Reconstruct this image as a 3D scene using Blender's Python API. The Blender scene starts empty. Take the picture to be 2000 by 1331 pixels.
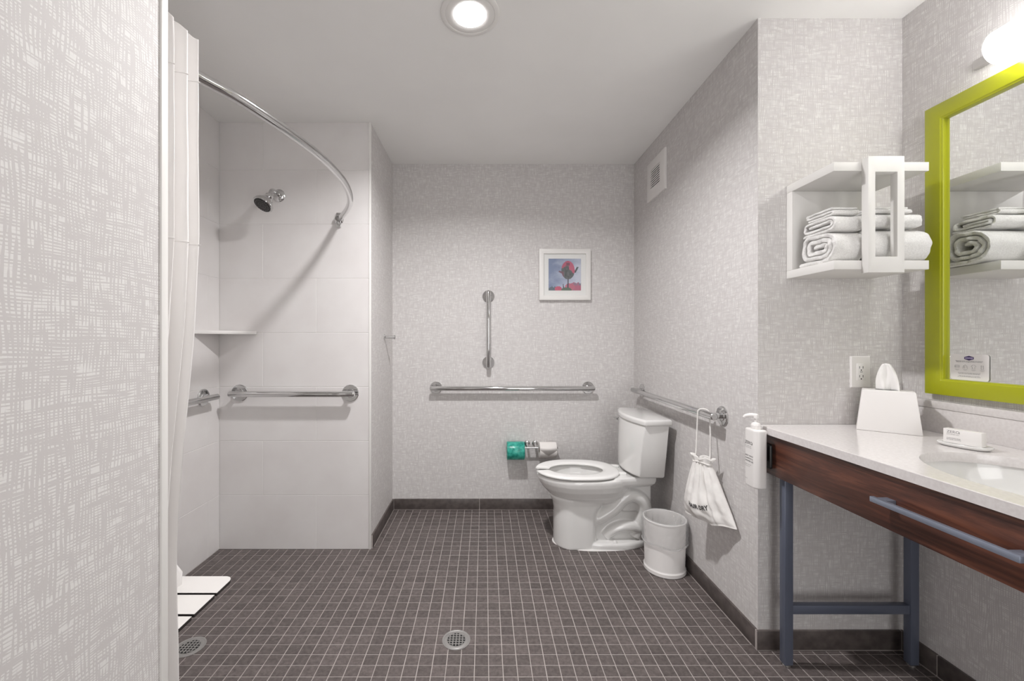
import bpy, bmesh, math, random
from mathutils import Vector, Matrix, noise
from math import sin, cos, pi, radians
random.seed(7)
sc = bpy.context.scene
COL = sc.collection
# ------------------------------------------------------------------ camera, world, exposure
# x = right, y = away from the camera, z = up, metres; floor z = 0
CH = 1.193
H = 2.44
cd = bpy.data.cameras.new('camera'); cam = bpy.data.objects.new('camera', cd); COL.objects.link(cam)
cam.location = (0, 0, CH); cam.rotation_euler = (pi/2, 0, 0)
cd.sensor_width = 36; cd.lens = 36*807/2000; cd.shift_x = 0.0265; cd.shift_y = 0.0; cd.clip_start = .02
sc.camera = cam
WORLD_FILL_E = 2.6      # world fill light, let in through an added doorway behind the camera
DX0, DX1, DZ = .28, 1.28, 2.10
w = bpy.data.worlds.new('world'); sc.world = w; w.use_nodes = True
w.node_tree.nodes['Background'].inputs[0].default_value = (1, .99, .985, 1)
w.node_tree.nodes['Background'].inputs[1].default_value = WORLD_FILL_E
sc.view_settings.view_transform = 'Standard'; sc.view_settings.look = 'None'
sc.view_settings.gamma = 1; sc.view_settings.use_curve_mapping = False
sc.view_settings.exposure = 0.57
la = bpy.data.lights.new('fill_doorway_portal', 'AREA'); la.shape = 'RECTANGLE'; la.size = DX1-DX0; la.size_y = DZ; la.cycles.is_portal = True
lo_ = bpy.data.objects.new('fill_doorway_portal', la); COL.objects.link(lo_); lo_.location = ((DX0+DX1)/2, -1.08, DZ/2); lo_.rotation_euler = (pi/2, 0, 0)  # guides world fill light through the added doorway
DOWN_E = 12; DOWN_W = 19; DOWN_SPREAD = 152      # recessed downlight over the room
FILL_DOME_E = .8     # added unseen dome behind the camera, extra fill light
VANITY_E = 8      # glass tube over the mirror

# ------------------------------------------------------------------ materials
def mat(name, color, rough=.5, metal=0, spec=.5, **k):
    m = bpy.data.materials.new(name); m.use_nodes = True
    b = m.node_tree.nodes['Principled BSDF']
    b.inputs['Base Color'].default_value = (*color, 1)
    b.inputs['Roughness'].default_value = rough; b.inputs['Metallic'].default_value = metal
    b.inputs['Specular IOR Level'].default_value = spec
    for kk, v in k.items(): b.inputs[kk.replace('_', ' ')].default_value = v
    return m
def nd(m, t, **k):
    n = m.node_tree.nodes.new(t)
    for a, v in k.items(): setattr(n, a, v)
    return n
def lk(m, a, b): m.node_tree.links.new(a, b)
def bsdf(m): return m.node_tree.nodes['Principled BSDF']
def s2l(r, g, b): return tuple((c/255/12.92 if c/255 <= .04045 else ((c/255+.055)/1.055)**2.4) for c in (r, g, b))
def mottled(m, c0, c1, scale=40, bump=0.0, bscale=200, detail=4):
    tc = nd(m, 'ShaderNodeNewGeometry'); n = nd(m, 'ShaderNodeTexNoise'); n.inputs['Scale'].default_value = scale
    n.inputs['Detail'].default_value = detail
    lk(m, tc.outputs['Position'], n.inputs['Vector'])
    r = nd(m, 'ShaderNodeValToRGB'); r.color_ramp.elements[0].position = .35; r.color_ramp.elements[1].position = .65
    r.color_ramp.elements[0].color = (*c0, 1); r.color_ramp.elements[1].color = (*c1, 1)
    lk(m, n.outputs['Fac'], r.inputs[0]); lk(m, r.outputs[0], bsdf(m).inputs['Base Color'])
    if bump:
        n2 = nd(m, 'ShaderNodeTexNoise'); n2.inputs['Scale'].default_value = bscale; n2.inputs['Detail'].default_value = 3
        lk(m, tc.outputs['Position'], n2.inputs['Vector'])
        bp = nd(m, 'ShaderNodeBump'); bp.inputs['Strength'].default_value = bump; bp.inputs['Distance'].default_value = .002
        lk(m, n2.outputs['Fac'], bp.inputs['Height']); lk(m, bp.outputs[0], bsdf(m).inputs['Normal'])
    return m
def wallpaper(name):
    m = mat(name, (.5, .5, .5), .6, spec=.3)
    g = nd(m, 'ShaderNodeNewGeometry'); sp = nd(m, 'ShaderNodeSeparateXYZ'); lk(m, g.outputs['Position'], sp.inputs[0])
    v = sp.outputs[2]
    ns = nd(m, 'ShaderNodeSeparateXYZ'); lk(m, g.outputs['True Normal'], ns.inputs[0])
    ab = nd(m, 'ShaderNodeMath', operation='ABSOLUTE'); lk(m, ns.outputs[0], ab.inputs[0])
    gt = nd(m, 'ShaderNodeMath', operation='GREATER_THAN'); lk(m, ab.outputs[0], gt.inputs[0]); gt.inputs[1].default_value = .5
    um = nd(m, 'ShaderNodeMix', data_type='FLOAT'); lk(m, gt.outputs[0], um.inputs[0]); lk(m, sp.outputs[0], um.inputs[2]); lk(m, sp.outputs[1], um.inputs[3])
    u = um.outputs[0]
    def M(op, a, b=None, c=None):
        n = nd(m, 'ShaderNodeMath', operation=op)
        for k, q in enumerate((a, b, c)):
            if q is None: continue
            if isinstance(q, (int, float)): n.inputs[k].default_value = q
            else: lk(m, q, n.inputs[k])
        return n.outputs[0]
    def N(su, sv, seed, det=0):
        c = nd(m, 'ShaderNodeCombineXYZ'); lk(m, M('MULTIPLY', u, su), c.inputs[0]); lk(m, M('MULTIPLY', v, sv), c.inputs[1]); c.inputs[2].default_value = seed
        n = nd(m, 'ShaderNodeTexNoise'); n.inputs['Scale'].default_value = 1; n.inputs['Detail'].default_value = det
        lk(m, c.outputs[0], n.inputs['Vector']); return n.outputs['Fac']
    def S(x, lo, hi):
        r = nd(m, 'ShaderNodeMapRange', interpolation_type='SMOOTHSTEP'); lk(m, x, r.inputs['Value'])
        r.inputs['From Min'].default_value = lo; r.inputs['From Max'].default_value = hi; return r.outputs[0]
    rows = M('SINE', M('ADD', M('MULTIPLY', v, 2*pi/.0052), M('MULTIPLY', N(9, 30, 4.4), 16.0)))
    cols = M('SINE', M('ADD', M('MULTIPLY', u, 2*pi/.0062), M('MULTIPLY', N(30, 9, 14.4), 16.0)))
    ra = M('ADD', M('MULTIPLY', rows, .55), M('MULTIPLY', M('SUBTRACT', N(26, 105, 1.2, 1), .5), 3.6))
    ca_ = M('ADD', M('MULTIPLY', cols, .55), M('MULTIPLY', M('SUBTRACT', N(105, 26, 7.2, 1), .5), 3.6))
    q = nd(m, 'ShaderNodeMath', operation='MULTIPLY'); lk(m, S(ra, -.22, .22), q.inputs[0]); lk(m, S(ca_, -.22, .22), q.inputs[1])
    mx = nd(m, 'ShaderNodeMix', data_type='RGBA'); lk(m, q.outputs[0], mx.inputs[0])
    mx.inputs[6].default_value = (*s2l(205, 201, 200), 1); mx.inputs[7].default_value = (*s2l(226, 224, 222), 1)
    lk(m, mx.outputs[2], bsdf(m).inputs['Base Color'])
    bp = nd(m, 'ShaderNodeBump'); bp.inputs['Strength'].default_value = .15; bp.inputs['Distance'].default_value = .001
    lk(m, q.outputs[0], bp.inputs['Height']); lk(m, bp.outputs[0], bsdf(m).inputs['Normal'])
    return m
WPX = WPY = wallpaper('woven_wallpaper')
CEIL = mottled(mat('ceiling_paint', (.7, .7, .7), .9, spec=.2), s2l(244, 243, 241), s2l(247, 246, 244), 3, .05, 300)
PAINT = mat('white_paint', s2l(225, 223, 220), .5)
TILEW = mottled(mat('shower_tile', (.7, .7, .7), .22), s2l(224, 220, 219), s2l(229, 226, 225), 5)
GROUTW = mat('pale_grout', s2l(228, 226, 224), .8)
TRIMW = mat('white_trim', s2l(235, 233, 230), .35)
GROUT = mat('floor_grout', s2l(178, 170, 166), .9)
CHROME = mat('chrome', (.66, .66, .66), .09, 1)
BRUSH = mat('satin_metal', (.62, .61, .60), .3, 1)
PORC = mat('porcelain', s2l(228, 227, 225), .12, Coat_Weight=.4, Coat_Roughness=.05)
SEATP = mat('seat_plastic', s2l(236, 235, 233), .22)
PLAST = mat('white_plastic', s2l(235, 232, 230), .35)
BLACKP = mat('black_plastic', s2l(30, 28, 28), .4)
DARK = mat('dark_hollow', (.01, .01, .01), .8)
INK = mat('dark_ink', s2l(70, 68, 70), .6)
PALEINK = mat('grey_ink', s2l(150, 148, 148), .6)
PURPLE = mat('purple_ink', s2l(60, 40, 95), .5)
LAV = mat('pale_ink', s2l(200, 190, 225), .5)
LIME = mat('lime_paint', s2l(168, 172, 6), .3, Coat_Weight=.3)
STEEL = mat('blue_grey_steel', s2l(98, 104, 120), .32, .2)
BAR = mat('grey_blue_bar', s2l(150, 158, 175), .35, .6)
QUARTZ = mottled(mat('white_quartz', (.8, .8, .8), .14), s2l(216, 211, 210), s2l(224, 220, 219), 120, 0)
TERRY = mottled(mat('terry_cloth', (.8, .8, .8), .95, spec=.1), s2l(226, 224, 222), s2l(240, 239, 237), 260, .7, 700)
CLOTH = mottled(mat('white_cotton', (.8, .8, .8), .9, spec=.15), s2l(228, 225, 222), s2l(236, 234, 231), 30, .25, 900)
CURT = mat('curtain_fabric', s2l(238, 235, 233), .85, spec=.15)
SLATW = mat('slat_laminate', s2l(226, 223, 220), .35)
SLATB = mat('slat_core', s2l(40, 36, 35), .5)
GRATE = mat('drain_metal', (.40, .39, .38), .4, .7)
TISS = mat('tissue_paper', s2l(240, 238, 236), .95, spec=.1)
MIRR = mat('mirror_silver', (.90, .91, .90), .01, 1)
FRAMEW = mat('frame_white', s2l(232, 230, 227), .4)
# floor tile: per-object and per-position variation
FTILE = mat('mosaic_tile', (.1, .1, .1), .42, spec=.4)
_g = nd(FTILE, 'ShaderNodeNewGeometry'); _n = nd(FTILE, 'ShaderNodeTexNoise'); _n.inputs['Scale'].default_value = 60; _n.inputs['Detail'].default_value = 8
_n.inputs['Roughness'].default_value = .7
lk(FTILE, _g.outputs['Position'], _n.inputs['Vector'])
_r = nd(FTILE, 'ShaderNodeValToRGB'); _r.color_ramp.elements[0].position = .3; _r.color_ramp.elements[1].position = .72
_r.color_ramp.elements[0].color = (*s2l(76, 69, 67), 1); _r.color_ramp.elements[1].color = (*s2l(116, 107, 105), 1)
lk(FTILE, _n.outputs['Fac'], _r.inputs[0])
_v = nd(FTILE, 'ShaderNodeVectorMath', operation='MULTIPLY'); _v.inputs[1].default_value = (1/.0518,)*3
_a = nd(FTILE, 'ShaderNodeVectorMath', operation='ADD'); _a.inputs[1].default_value = (.038/.0518+100, 100-2.9165/.0518+57, .5)
_f = nd(FTILE, 'ShaderNodeVectorMath', operation='FLOOR'); _w = nd(FTILE, 'ShaderNodeTexWhiteNoise')
lk(FTILE, _g.outputs['Position'], _v.inputs[0]); lk(FTILE, _v.outputs[0], _a.inputs[0]); lk(FTILE, _a.outputs[0], _f.inputs[0]); lk(FTILE, _f.outputs[0], _w.inputs['Vector'])
_mr = nd(FTILE, 'ShaderNodeMapRange'); _mr.inputs['To Min'].default_value = .84; _mr.inputs['To Max'].default_value = 1.12; lk(FTILE, _w.outputs['Value'], _mr.inputs['Value'])
_h = nd(FTILE, 'ShaderNodeHueSaturation'); lk(FTILE, _mr.outputs[0], _h.inputs['Value']); lk(FTILE, _r.outputs[0], _h.inputs['Color'])
lk(FTILE, _h.outputs[0], bsdf(FTILE).inputs['Base Color'])
BASET = mottled(mat('baseboard_tile', (.1, .1, .1), .4), s2l(78, 71, 69), s2l(98, 90, 87), 30, .05, 300, 8)
# walnut
WOOD = mat('walnut_veneer', (.1, .05, .03), .38)
_g = nd(WOOD, 'ShaderNodeNewGeometry'); _m = nd(WOOD, 'ShaderNodeMapping'); _m.inputs['Scale'].default_value = (10, 1.3, 22)
lk(WOOD, _g.outputs['Position'], _m.inputs[0])
_n = nd(WOOD, 'ShaderNodeTexNoise'); _n.inputs['Scale'].default_value = 2.2; _n.inputs['Detail'].default_value = 9; _n.inputs['Roughness'].default_value = .62; _n.inputs['Distortion'].default_value = .9
lk(WOOD, _m.outputs[0], _n.inputs['Vector'])
_r = nd(WOOD, 'ShaderNodeValToRGB'); e = _r.color_ramp.elements; e[0].position = .32; e[0].color = (*s2l(46, 27, 22), 1); e[1].position = .72; e[1].color = (*s2l(122, 75, 56), 1)
e2 = e.new(.5); e2.color = (*s2l(84, 49, 38), 1)
lk(WOOD, _n.outputs['Fac'], _r.inputs[0]); lk(WOOD, _r.outputs[0], bsdf(WOOD).inputs['Base Color'])
def emis(name, col, s):
    m = bpy.data.materials.new(name); m.use_nodes = True; nt = m.node_tree; nt.nodes.remove(nt.nodes['Principled BSDF'])
    e = nt.nodes.new('ShaderNodeEmission'); e.inputs[0].default_value = (*col, 1); e.inputs[1].default_value = s
    nt.links.new(e.outputs[0], nt.nodes['Material Output'].inputs[0]); return m
E_DOWN = emis('downlight_diffuser', (1, .985, .985), DOWN_E)
E_FILL = emis('fill_diffuser', (1, .985, .985), FILL_DOME_E)  # glow of the added fill dome
E_VAN = emis('lit_opal_glass', (1, .99, .98), VANITY_E)
# clear thin plastic
FILM = bpy.data.materials.new('clear_film'); FILM.use_nodes = True
_nt = FILM.node_tree; _b = _nt.nodes['Principled BSDF']; _b.inputs['Base Color'].default_value = (.82, .82, .82, 1); _b.inputs['Roughness'].default_value = .12; _b.inputs['Specular IOR Level'].default_value = .8
_t = _nt.nodes.new('ShaderNodeBsdfTransparent'); _x = _nt.nodes.new('ShaderNodeMixShader'); _lw = _nt.nodes.new('ShaderNodeLayerWeight'); _lw.inputs[0].default_value = .35
_q = _nt.nodes.new('ShaderNodeMapRange'); _q.inputs['To Min'].default_value = .16; _q.inputs['To Max'].default_value = .6
_nt.links.new(_lw.outputs['Facing'], _q.inputs['Value']); _nt.links.new(_q.outputs[0], _x.inputs[0])
_nt.links.new(_t.outputs[0], _x.inputs[1]); _nt.links.new(_b.outputs[0], _x.inputs[2]); _nt.links.new(_x.outputs[0], _nt.nodes['Material Output'].inputs[0])
_no = _nt.nodes.new('ShaderNodeTexNoise'); _no.inputs['Scale'].default_value = 45; _no.inputs['Distortion'].default_value = 2
_bp = _nt.nodes.new('ShaderNodeBump'); _bp.inputs['Strength'].default_value = .7; _bp.inputs['Distance'].default_value = .004
_nt.links.new(_no.outputs['Fac'], _bp.inputs['Height']); _nt.links.new(_bp.outputs[0], _b.inputs['Normal'])

# ------------------------------------------------------------------ helpers
class MB:
    def __init__(s, xf=None): s.v = []; s.f = []; s.mi = []; s.xf = xf; s.cur = 0
    def add(s, vs, fs):
        o = len(s.v); s.v += [tuple(s.xf @ Vector(p)) if s.xf else tuple(p) for p in vs]
        s.f += [tuple(i+o for i in f) for f in fs]; s.mi += [s.cur]*len(fs); return s
    def box(s, x0, x1, y0, y1, z0, z1):
        return s.add([(x, y, z) for z in (z0, z1) for y in (y0, y1) for x in (x0, x1)],
                     [(0, 2, 3, 1), (4, 5, 7, 6), (0, 1, 5, 4), (2, 6, 7, 3), (0, 4, 6, 2), (1, 3, 7, 5)])
    def loft(s, rings, cap0=True, cap1=True, closed=True):
        n = len(rings[0]); vs = [p for r in rings for p in r]; fs = []
        for k in range(len(rings)-1):
            for i in range(n if closed else n-1):
                j = (i+1) % n; fs.append((k*n+i, k*n+j, (k+1)*n+j, (k+1)*n+i))
        if cap0: fs.append(tuple(reversed(range(n))))
        if cap1: fs.append(tuple(range((len(rings)-1)*n, len(rings)*n)))
        return s.add(vs, fs)
    def tube(s, pts, r, n=16, caps=True):
        pts = [Vector(p) for p in pts]; rr = r if isinstance(r, (list, tuple)) else [r]*len(pts)
        T = []
        for i in range(len(pts)):
            a = pts[max(i-1, 0)]; b = pts[min(i+1, len(pts)-1)]; T.append((b-a).normalized())
        up = Vector((0, 0, 1)) if abs(T[0].z) < .9 else Vector((1, 0, 0))
        N = T[0].cross(up).normalized(); rings = []
        for i in range(len(pts)):
            if i:
                q = T[i-1].rotation_difference(T[i]); N = q @ N
            B = T[i].cross(N).normalized()
            rings.append([pts[i]+rr[i]*(cos(a)*N+sin(a)*B) for a in [2*pi*k/n for k in range(n)]])
        return s.loft(rings, caps, caps)
    def cyl(s, p0, p1, r0, r1=None, n=24): return s.tube([p0, p1], [r0, r0 if r1 is None else r1], n)
    def lathe(s, o, axis, prof, n=32, caps=True):      # prof: (distance along the axis, radius)
        o = Vector(o); ax = Vector(axis).normalized()
        return s.tube_prof([(o+ax*t, r) for t, r in prof], ax, n, caps)
    def tube_prof(s, pr, ax, n, caps):
        up = Vector((0, 0, 1)) if abs(ax.z) < .9 else Vector((1, 0, 0)); N = ax.cross(up).normalized(); B = ax.cross(N).normalized()
        return s.loft([[p+max(r, 1e-5)*(cos(a)*N+sin(a)*B) for a in [2*pi*k/n for k in range(n)]] for p, r in pr], caps, caps)
    def build(s, name, m, parent=None, bevel=0, seg=2, ang=35, smooth=True):
        me = bpy.data.meshes.new(name); me.from_pydata(s.v, [], s.f)
        ms = m if isinstance(m, (list, tuple)) else [m]
        for k in ms: me.materials.append(k)
        for p, i in zip(me.polygons, s.mi): p.material_index = i
        bm = bmesh.new(); bm.from_mesh(me)
        bmesh.ops.remove_doubles(bm, verts=bm.verts, dist=1e-6)
        bmesh.ops.recalc_face_normals(bm, faces=bm.faces)
        if bevel:
            ed = [e for e in bm.edges if len(e.link_faces) == 2 and e.calc_face_angle(0) > radians(30)]
            bmesh.ops.bevel(bm, geom=ed, offset=bevel, segments=seg, profile=.5, affect='EDGES', clamp_overlap=True)
        bm.to_mesh(me); bm.free()
        if smooth:
            for p in me.polygons: p.use_smooth = True
            me.set_sharp_from_angle(angle=radians(ang))
        return put(name, me, parent)
def put(name, me, parent=None):
    o = bpy.data.objects.new(name, me); COL.objects.link(o)
    if parent:
        o.parent = parent; o.matrix_parent_inverse = Matrix.Translation(-parent.location) if parent.type == 'EMPTY' else Matrix()
    return o
def thing(name, label, cat, loc, group=None):
    o = bpy.data.objects.new(name, None); COL.objects.link(o); o.location = loc; o.empty_display_size = .05
    return tag(o, label, cat, group)
def tag(o, label, cat, group=None):
    o['label'] = label; o['category'] = cat
    if group: o['group'] = group
    return o
def struct(o): o['kind'] = 'structure'; return o
def boxo(name, m, parent, *b, bevel=0): return MB().box(*b).build(name, m, parent, bevel)
def arc(c, r, a0, a1, n, ax='xz'):
    out = []
    for i in range(n+1):
        a = a0+(a1-a0)*i/n; p = [c[0], c[1], c[2]]
        i0, i1 = 'xyz'.index(ax[0]), 'xyz'.index(ax[1]); p[i0] += r*cos(a); p[i1] += r*sin(a); out.append(tuple(p))
    return out
def rrect(cx, cy, wx, wy, r, z, n=5):
    out = []
    for (sx, sy, a0) in ((1, 1, 0), (-1, 1, pi/2), (-1, -1, pi), (1, -1, 3*pi/2)):
        for i in range(n+1):
            a = a0+pi/2*i/n; out.append((cx+sx*(wx/2-r)+r*cos(a), cy+sy*(wy/2-r)+r*sin(a), z))
    return out
def text(name, s, size, frame, m, parent, font_scale=(1, 1), thick=.0003, mapf=None, label=None, align='LEFT', bold=0):
    """frame: matrix taking text plane (x right, y up, z out) to the world."""
    cu = bpy.data.curves.new('text', 'FONT'); cu.body = s; cu.size = size; cu.align_x = align; cu.extrude = 0; cu.resolution_u = 3; cu.offset = bold
    t = bpy.data.objects.new('text', cu); COL.objects.link(t)
    dg = bpy.context.evaluated_depsgraph_get(); me = bpy.data.meshes.new_from_object(t.evaluated_get(dg))
    bpy.data.objects.remove(t); bpy.data.curves.remove(cu)
    if mapf:
        bm = bmesh.new(); bm.from_mesh(me)
        bmesh.ops.subdivide_edges(bm, edges=bm.edges[:], cuts=1); bm.to_mesh(me); bm.free()
        for v in me.vertices: v.co = mapf(v.co.x*font_scale[0], v.co.y*font_scale[1])
    else:
        for v in me.vertices: v.co = frame @ Vector((v.co.x*font_scale[0], v.co.y*font_scale[1], thick))
    me.materials.clear(); me.materials.append(m)
    o = put(name, me, parent)
    if label: o['label'] = label
    return o

# ------------------------------------------------------------------ the room
YB = 2.92          # back wall
YN = 1.598         # wall beside the vanity
YS = 2.36          # shower end wall
XP = -.653         # partition / entry wall plane
XL = -1.518        # shower long wall
XR = 1.056         # wall behind the toilet
XV = 1.614         # wall behind the vanity
Y0 = -.95          # behind the camera
YE = .844          # end of the entry wall
T = .12
fl = struct(boxo('floor', GROUT, None, XL-T, XV+T, Y0-T, YB+T, -.1, -.0016))
struct(boxo('ceiling', CEIL, None, XL-T, XV+T, Y0-T, YB+T, H, H+.1))
struct(boxo('wall_back', WPY, None, XP-.02, XR+.05, YB, YB+T, 0, H))
struct(boxo('wall_right', WPX, None, XR, XR+.05, YN, YB+.05, 0, H))
struct(MB().box(XR+.05, XV+T, YN, YN+.1, 0, H).build('wall_right_return', WPY))
struct(boxo('wall_vanity', WPX, None, XV, XV+T, Y0, YN, 0, H))
struct(MB().box(XP, DX0, Y0-T, Y0, 0, H).box(DX1, XV+T, Y0-T, Y0, 0, H).box(DX0, DX1, Y0-T, Y0, DZ, H).build('wall_behind_camera', WPY))  # opening added to let the fill light in
struct(MB().box(DX0-.07, DX0, Y0-T, Y0+.015, 0, DZ+.07).box(DX1, DX1+.07, Y0-T, Y0+.015, 0, DZ+.07).box(DX0, DX1, Y0-T, Y0+.015, DZ, DZ+.07).build('fill_doorway_1', TRIMW, None))  # casing of the added doorway, out of view
struct(boxo('wall_entry_left', WPX, None, XP-.12, XP, Y0-T, YE, 0, H))
struct(boxo('wall_partition', WPX, None, XP-.12, XP, YS+.0045, YB+.05, 0, H))
wsn = struct(boxo('wall_shower_near', PAINT, None, XL-T, XP-.12, YE-.1, YE, 0, H))
# tiled shower walls: grout bed with single tiles proud of it
def tiles_wall(name, bed, plane, a0, a1, fixed, first_off, facing):
    wl = struct(boxo(name, GROUTW, None, *bed))
    rows = []; z = 0.0
    while z < H-.001: rows.append((z, min(z+.3095, H))); z += .3095
    g = .0018; th = .006
    for k, (z0, z1) in enumerate(rows):
        cuts = [a1]; off = .3045 if k % 2 == 0 else .609
        if facing == 'x': off = off-first_off
        p = a1-off
        while p > a0+.02: cuts.append(p); p -= .609
        cuts.append(a0)
        for i in range(len(cuts)-1):
            b1, b0 = cuts[i], cuts[i+1]
            if facing == 'y': mb = MB().box(b0+g/2, b1-g/2, fixed, fixed+th, z0+g/2, z1-g/2)
            else: mb = MB().box(fixed-th, fixed, b0+g/2, b1-g/2, z0+g/2, z1-g/2)
            mb.build('tile', TILEW, wl, bevel=.0012, seg=1, smooth=False)
    return wl
tiles_wall('wall_shower_end', (XL-T, XP-.012, YS+.0014, YS+.12, 0, H), 'y', XL+.001, XP-.004, YS, 0, 'y')
tiles_wall('wall_left', (XL-T, XL-.0014, YE, YS+.006, 0, H), 'x', YE+.001, YS-.001, XL, .21, 'x')
# trims at tile edge and wall nose
struct(MB().box(XP-.010, XP+.003, YS-.003, YS+.008, 0, H).build('trim_1', TRIMW, None, .0015))
struct(MB().box(XP-.003, XP+.004, YE-.014, YE+.003, 0, H).box(XP-.016, XP+.002, YE-.002, YE+.003, 0, H).build('trim_2', TRIMW, None, .001))
# baseboards of dark tile
def baseboard(name, axis, a0, a1, face, sgn, start=None):
    """axis 'x': runs in x, face is the y of the wall, sgn the direction out of the wall"""
    th, hh, L, g = .011, .076, .604, .002
    d0, d1 = sorted((face, face+sgn*(th-.0015)))
    b = struct(MB().box(*((a0, a1, d0, d1) if axis == 'x' else (d0, d1, a0, a1)), 0, hh-.001).build(name, GROUT))
    p = a0; d0, d1 = sorted((face, face+sgn*th)); first = True
    while p < a1-.01:
        q = min(p+(start if (first and start) else L), a1); first = False
        MB().box(*((p+g/2, q-g/2, d0, d1) if axis == 'x' else (d0, d1, p+g/2, q-g/2)), .0015, hh).build('tile', BASET, b, bevel=.003, seg=2)
        p = q
baseboard('baseboard_back', 'x', XP+.011, XR-.011, YB, -1)
baseboard('baseboard_right', 'y', YN, YB-.0, XR, -1)
baseboard('baseboard_partition', 'y', YS+.008, YB, XP, 1)
baseboard('baseboard_return', 'x', XR-.011, XV-.011, YN, -1)
baseboard('baseboard_vanity', 'y', Y0, YN-.0, XV, -1)
baseboard('baseboard_entry', 'y', Y0, YE-.014, XP, 1)
# mosaic floor
P = .0518
def tile_mesh(dx=0):
    g = .0030; a = P/2-g/2; c = .0011; z0 = -.004
    vs = [(sx*a, sy*a, z0) for sx, sy in ((-1, -1), (1, -1), (1, 1), (-1, 1))]+[(sx*a, sy*a, -c) for sx, sy in ((-1, -1), (1, -1), (1, 1), (-1, 1))]+[(sx*(a-c), sy*(a-c), 0) for sx, sy in ((-1, -1), (1, -1), (1, 1), (-1, 1))]
    fs = [(8, 9, 10, 11)]
    for k in range(4): j = (k+1) % 4; fs += [(k, j, 4+j, 4+k), (4+k, 4+j, 8+j, 8+k)]
    return vs, fs
tv, tf = tile_mesh()
tm = bpy.data.meshes.new('tile'); tm.from_pydata(tv, [], tf); tm.materials.append(FTILE)
cells = []
drains = [(-.114, 1.646), (-1.149, 1.607)]
i0 = int((XL-(-.038))/P)-1
def clip(x, y):
    x0, x1, y0, y1 = x-P/2, x+P/2, y-P/2, y+P/2
    yl = y0+.004; bb = .011
    lo = XL if YE < y and yl < YS else XP+bb
    hi = XV-bb if yl < YN-bb else XR-bb
    x0, x1 = max(x0, lo), min(x1, hi); xc_ = (x0+x1)/2
    top = YS if xc_ < XP else (YN-bb if xc_ > XR-bb else YB-bb)
    y0, y1 = max(y0, YE if xc_ < XP else Y0+bb), min(y1, top)
    return (x0, x1, y0, y1) if x1-x0 > .006 and y1-y0 > .006 else None
cut_cells = []
for i in range(i0, 42):
    for j in range(-1, 76):
        x = -.038+(i+.5)*P; y = 2.9165-(j+.5)*P
        if any((x-a)**2+(y-b)**2 < .030**2 for a, b in drains): continue
        c = clip(x, y)
        if not c: continue
        if c[1]-c[0] > P-.001 and c[3]-c[2] > P-.001: cells.append((x, y))
        else: cut_cells.append(c)
def vis(c):
    x, y = c; px = 947+807*x/y if y > .2 else -1; py = 666+807*CH/y if y > .2 else 9999
    ok = 345 < px < 2000 and py < 1331+6
    return (0 if ok else 1, y)
cells.sort(key=vis)
R2 = random.Random(3)
for x, y in cells[:298]:
    o = bpy.data.objects.new('tile', tm); COL.objects.link(o); o.parent = fl
    o.location = (x+R2.uniform(-.0003, .0003), y+R2.uniform(-.0003, .0003), R2.uniform(-.0003, 0.0))
mb = MB()
for x, y in cells[298:]:
    dx, dy, dz = R2.uniform(-.0003, .0003), R2.uniform(-.0003, .0003), R2.uniform(-.0003, 0)
    mb.add([(a+x+dx, b+y+dy, c+dz) for a, b, c in tv], tf)
for (x0, x1, y0, y1) in cut_cells:
    sx, sy = (x1-x0-.003)/(P-.003), (y1-y0-.003)/(P-.003)
    mb.add([(a*sx+(x0+x1)/2, b*sy+(y0+y1)/2, c) for a, b, c in tv], tf)
me = bpy.data.meshes.new('mosaic_tiles'); me.from_pydata(mb.v, [], mb.f); me.materials.append(FTILE)
o = put('mosaic_tiles', me, fl); o['kind'] = 'stuff'

# ------------------------------------------------------------------ lights with their fittings
def downlight(x, y, em, label):
    t = thing('ceiling_light', label, 'light', (x, y, H))
    MB().lathe((x, y, H+.001), (0, 0, -1), [(0, .112), (.005, .112), (.008, .107), (.008, .096), (.006, .094), (.0085, .088), (.008, .070), (.006, .061), (.006, .058)], 56, False).build('trim_ring', TRIMW, t)
    MB().lathe((x, y, H-.0056), (0, 0, -1), [(0, .0605), (.002, .0602), (.0045, .050), (.0056, .03), (.0058, .001)], 40).build('diffuser', em, t)
downlight(-.057, 1.575, E_DOWN, 'round recessed ceiling light with white trim ring')
la = bpy.data.lights.new('downlight_beam', 'AREA'); la.shape = 'DISK'; la.size = .112; la.energy = DOWN_W; la.color = (1, .985, .985); la.spread = radians(DOWN_SPREAD)
lo_ = bpy.data.objects.new('downlight_beam', la); COL.objects.link(lo_); lo_.location = (-.057, 1.575, H-.0125)
t = thing('fill_dome', 'added fill light dome on the ceiling behind the camera, unseen', 'light', (.4, -.45, H))  # dome added out of view to raise the overall brightness
MB().lathe((.4, -.45, H-.0005), (0, 0, -1), [(0, .19), (.02, .19), (.024, .185)], 48).build('pan', TRIMW, t)
MB().lathe((.4, -.45, H-.024), (0, 0, -1), [(0, .18), (.03, .175), (.06, .15), (.085, .10), (.095, .05), (.097, .001)], 48).build('fill_glow', E_FILL, t)
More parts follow.
